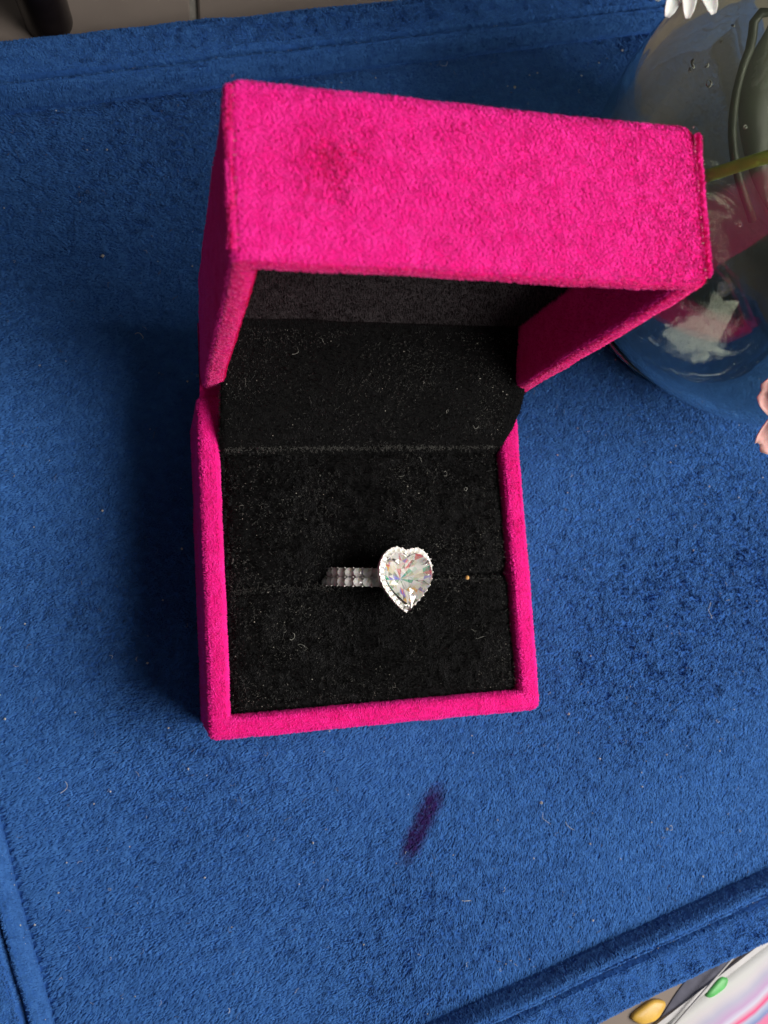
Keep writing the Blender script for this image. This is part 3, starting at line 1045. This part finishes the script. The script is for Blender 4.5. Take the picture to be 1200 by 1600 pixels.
# striped packet at the lower right corner
A, B = Vector(cast(1052, 1600, -2.75)), Vector(cast(1200, 1485, -2.75))
ang = math.atan2(B.y - A.y, B.x - A.x)
pk = empty('striped_packet', (A.x, A.y, -3.0), (0, 0, ang))
tag(pk, 'glossy packet with pink, white and lilac stripes beside the near edge of the tray', 'packet')
nx, ny = 50, 40
V = []
for j in range(ny):
    for i in range(nx):
        x, y = -2.5 + 12 * i / (nx - 1), -6 + 6 * j / (ny - 1)
        e = min(1, min(i, nx - 1 - i, j, ny - 1 - j) / 5)
        V.append((x, y, 0.06 + 0.30 * math.sin(e * math.pi / 2) + 0.05 * float(vnoise(x * 0.35, y * 2.2, 1.0, 3)) * e))
m = len(V)
F = [(j * nx + i, j * nx + i + 1, (j + 1) * nx + i + 1, (j + 1) * nx + i) for j in range(ny - 1) for i in range(nx - 1)]
V += [(x, y, 0.02) for x, y, z in V]
F += [tuple(q + m for q in f[::-1]) for f in F]
b = [i for i in range(nx)] + [j * nx + nx - 1 for j in range(1, ny)] + [(ny - 1) * nx + i for i in range(nx - 2, -1, -1)] + [j * nx for j in range(ny - 2, 0, -1)]
F += [(b[(k + 1) % len(b)], b[k], b[k] + m, b[(k + 1) % len(b)] + m) for k in range(len(b))]
mesh('wrapper', V, F, M['stripes'], pk)
sv = [(x, y, z) for x in (-2.5, 9.5) for y, z in ((0.002, 0.02), (0.11, 0.02), (0.11, 0.10), (0.002, 0.11))]
mesh('seal', sv, [(0, 1, 2, 3), (7, 6, 5, 4), (0, 4, 5, 1), (1, 5, 6, 2), (2, 6, 7, 3), (3, 7, 4, 0)], M['clear_edge'], pk, smooth=False)


def slab(name, pxs, z0, z1, mat, parent=None):
    """a small flat piece whose outline is given at its own height"""
    P = np.array([cast(px, py, z1) for px, py in pxs])
    for _ in range(2):                        # round the corners
        Q = np.roll(P, -1, 0)
        P = np.stack([0.8 * P + 0.2 * Q, 0.2 * P + 0.8 * Q], 1).reshape(-1, 3)
    c = np.mean(P, 0)
    V, n = [], len(P)
    h = z1 - z0
    prof = ((1.0, z0), (1.02, z0 + 0.45 * h), (0.97, z0 + 0.7 * h), (0.82, z0 + 0.9 * h), (0.5, z1))
    for s, z in prof:
        V += [((p[0] - c[0]) * s, (p[1] - c[1]) * s, z - z0) for p in P]
    F = [tuple(4 * n + k for k in range(n)), tuple(range(n))[::-1]]
    for r in range(4):
        F += [(r * n + k, r * n + (k + 1) % n, (r + 1) * n + (k + 1) % n, (r + 1) * n + k) for k in range(n)]
    _b = bmesh
    o = mesh(name, V, F, mat, parent)
    bm = _b.new()
    bm.from_mesh(o.data)
    _b.ops.recalc_face_normals(bm, faces=bm.faces)
    bm.to_mesh(o.data)
    bm.free()
    o.location = (c[0], c[1], z0)
    return o


tag(slab('amber_sweet', [(985, 1592), (1022, 1563), (1046, 1567), (1030, 1596), (1004, 1604)], -2.995, -2.86, M['amber']), 'small amber wrapped sweet at the near edge of the tray', 'sweet')
tag(slab('green_sweet', [(1103, 1557), (1128, 1527), (1141, 1530), (1136, 1545), (1112, 1562)], -2.955, -2.83, M['green']), 'small bright green wrapped sweet beside the striped packet', 'sweet')
tag(slab('dark_strap', [(1000, 1640), (1034, 1590), (1062, 1545), (1110, 1490), (1160, 1470), (1142, 1500), (1106, 1545), (1070, 1590), (1040, 1640)], -2.996, -2.96, M['strap']),
    'dark slate strap lying between the tray and the striped packet', 'strap')
p0, p1 = cast(1140, 1503, -2.8), cast(1055, 1600, -2.8)
tag(mesh('plastic_sleeve_edge', *tube([p0 + (p0 - p1) * 0.3, p0, p1, p1 + (p1 - p0) * 0.3], 0.022, 8), M['clear_edge']), 'thin clear plastic edge along the dark strap', 'plastic edge')

# ------------------------------------------------------------------ lint and dust
def curls(n, pos, lmin, lmax, rad, name, mat, parent, label=None):
    V, F = [], []
    for k in range(n):
        x, y, z = pos(k)
        ln = rng.uniform(lmin, lmax)
        a, m = rng.uniform(0, 6.28), 6
        da = rng.normal(0, 0.55)
        p = [(x, y, z)]
        for i in range(m):
            a += da + rng.normal(0, 0.25)
            p.append((p[-1][0] + ln / m * math.cos(a), p[-1][1] + ln / m * math.sin(a), z + 0.02 * math.sin(i * 1.3 + k)))
        v, f = tube(p, rad * rng.uniform(0.6, 1.2), 3, caps=False)
        F += [tuple(q + len(V) for q in g) for g in f]
        V += v
    o = mesh(name, V, F, mat, parent)
    o['kind'] = 'stuff'
    return o


def cz_at(k):
    for _ in range(12):
        p = cz_one(k)
        if vnoise(p[0], p[1], 0.8, 3) + 0.8 * vnoise(p[0], p[1], 0.3, 5) + rng.normal(0, 0.6) > 0.0:
            break
    return p


def cz_one(k):
    u = rng.random()
    if u < 0.68:
        y = rng.uniform(0.45, 4.9)
        return rng.uniform(0.42, 5.58), y, cz + 0.07
    y = rng.uniform(5.0, 6.8)
    return rng.uniform(0.45, 5.6), y, float(np.interp(y, hp[:, 0], hp[:, 1])) + 0.05


curls(5200, cz_at, 0.012, 0.060, 0.0019, 'lint', M['lint_grey'], box)
curls(34, cz_at, 0.03, 0.22, 0.0020, 'lint', M['lint'], box)


def crease_at(k):
    if k % 2:
        return rng.uniform(0.45, 5.5), 4.93 + rng.normal(0, 0.03), H - 0.03
    x = rng.uniform(0.45, 5.5)
    return x, 2.44 + rng.normal(0, 0.05), cz - 0.03


curls(1500, crease_at, 0.02, 0.07, 0.0022, 'lint', M['lint_grey'], box)


def tray_at(k):
    return rng.uniform(U0 + 0.1, 15), rng.uniform(V0 + 0.1, V1 - 0.1), ZF + 0.075


curls(420, tray_at, 0.04, 0.16, 0.004, 'lint', M['lint_grey'], tray)
curls(120, tray_at, 0.04, 0.14, 0.004, 'lint', M['lint'], tray)
curls(12, tray_at, 0.2, 0.42, 0.006, 'lint', M['lint'], tray)


def specks(n, pos, r0, r1, name, mat, parent):
    V, F = [], []
    for k in range(n):
        c = np.array(pos(k))
        r = rng.uniform(r0, r1) * (1 if rng.random() < 0.85 else 1.8)
        n0 = len(V)
        for v in ((1, 0, 0), (-1, 0, 0), (0, 1, 0), (0, -1, 0), (0, 0, 1), (0, 0, -1)):
            V.append(c + r * np.array(v) * rng.uniform(0.7, 1.3))
        F += [tuple(n0 + i for i in f) for f in ((0, 2, 4), (2, 1, 4), (1, 3, 4), (3, 0, 4), (2, 0, 5), (1, 2, 5), (3, 1, 5), (0, 3, 5))]
    o = mesh(name, V, F, mat, parent, smooth=False)
    o['kind'] = 'stuff'
    return o


def seam_at(k):
    s = k % 3
    if s == 0:
        return rng.uniform(U0, 12), V1 + 0.31 + rng.normal(0, 0.03), ZF + 0.44
    if s == 1:
        return rng.uniform(3, 12), V0 - 0.31 + rng.normal(0, 0.03), ZF + 0.44
    return U0 - rng.choice([0.0, 0.31]), rng.uniform(V0, 0), ZF + rng.choice([0.1, 0.44])


specks(230, tray_at, 0.010, 0.024, 'dust', M['speck'], tray)
specks(190, seam_at, 0.004, 0.012, 'dust', M['speck'], tray)
specks(260, cz_at, 0.003, 0.008, 'dust', M['speck'], box)
bx, by = cast(733, 902, 0.0)[:2]
bd = mesh('amber_bead', *lathe([(0.001, -0.035), (0.03, -0.02), (0.042, 0), (0.03, 0.02), (0.001, 0.03)], 12), M['bead'])
bd.location = (bx, by, -0.10)
tag(bd, 'tiny amber bead caught in the slit right of the ring', 'bead')
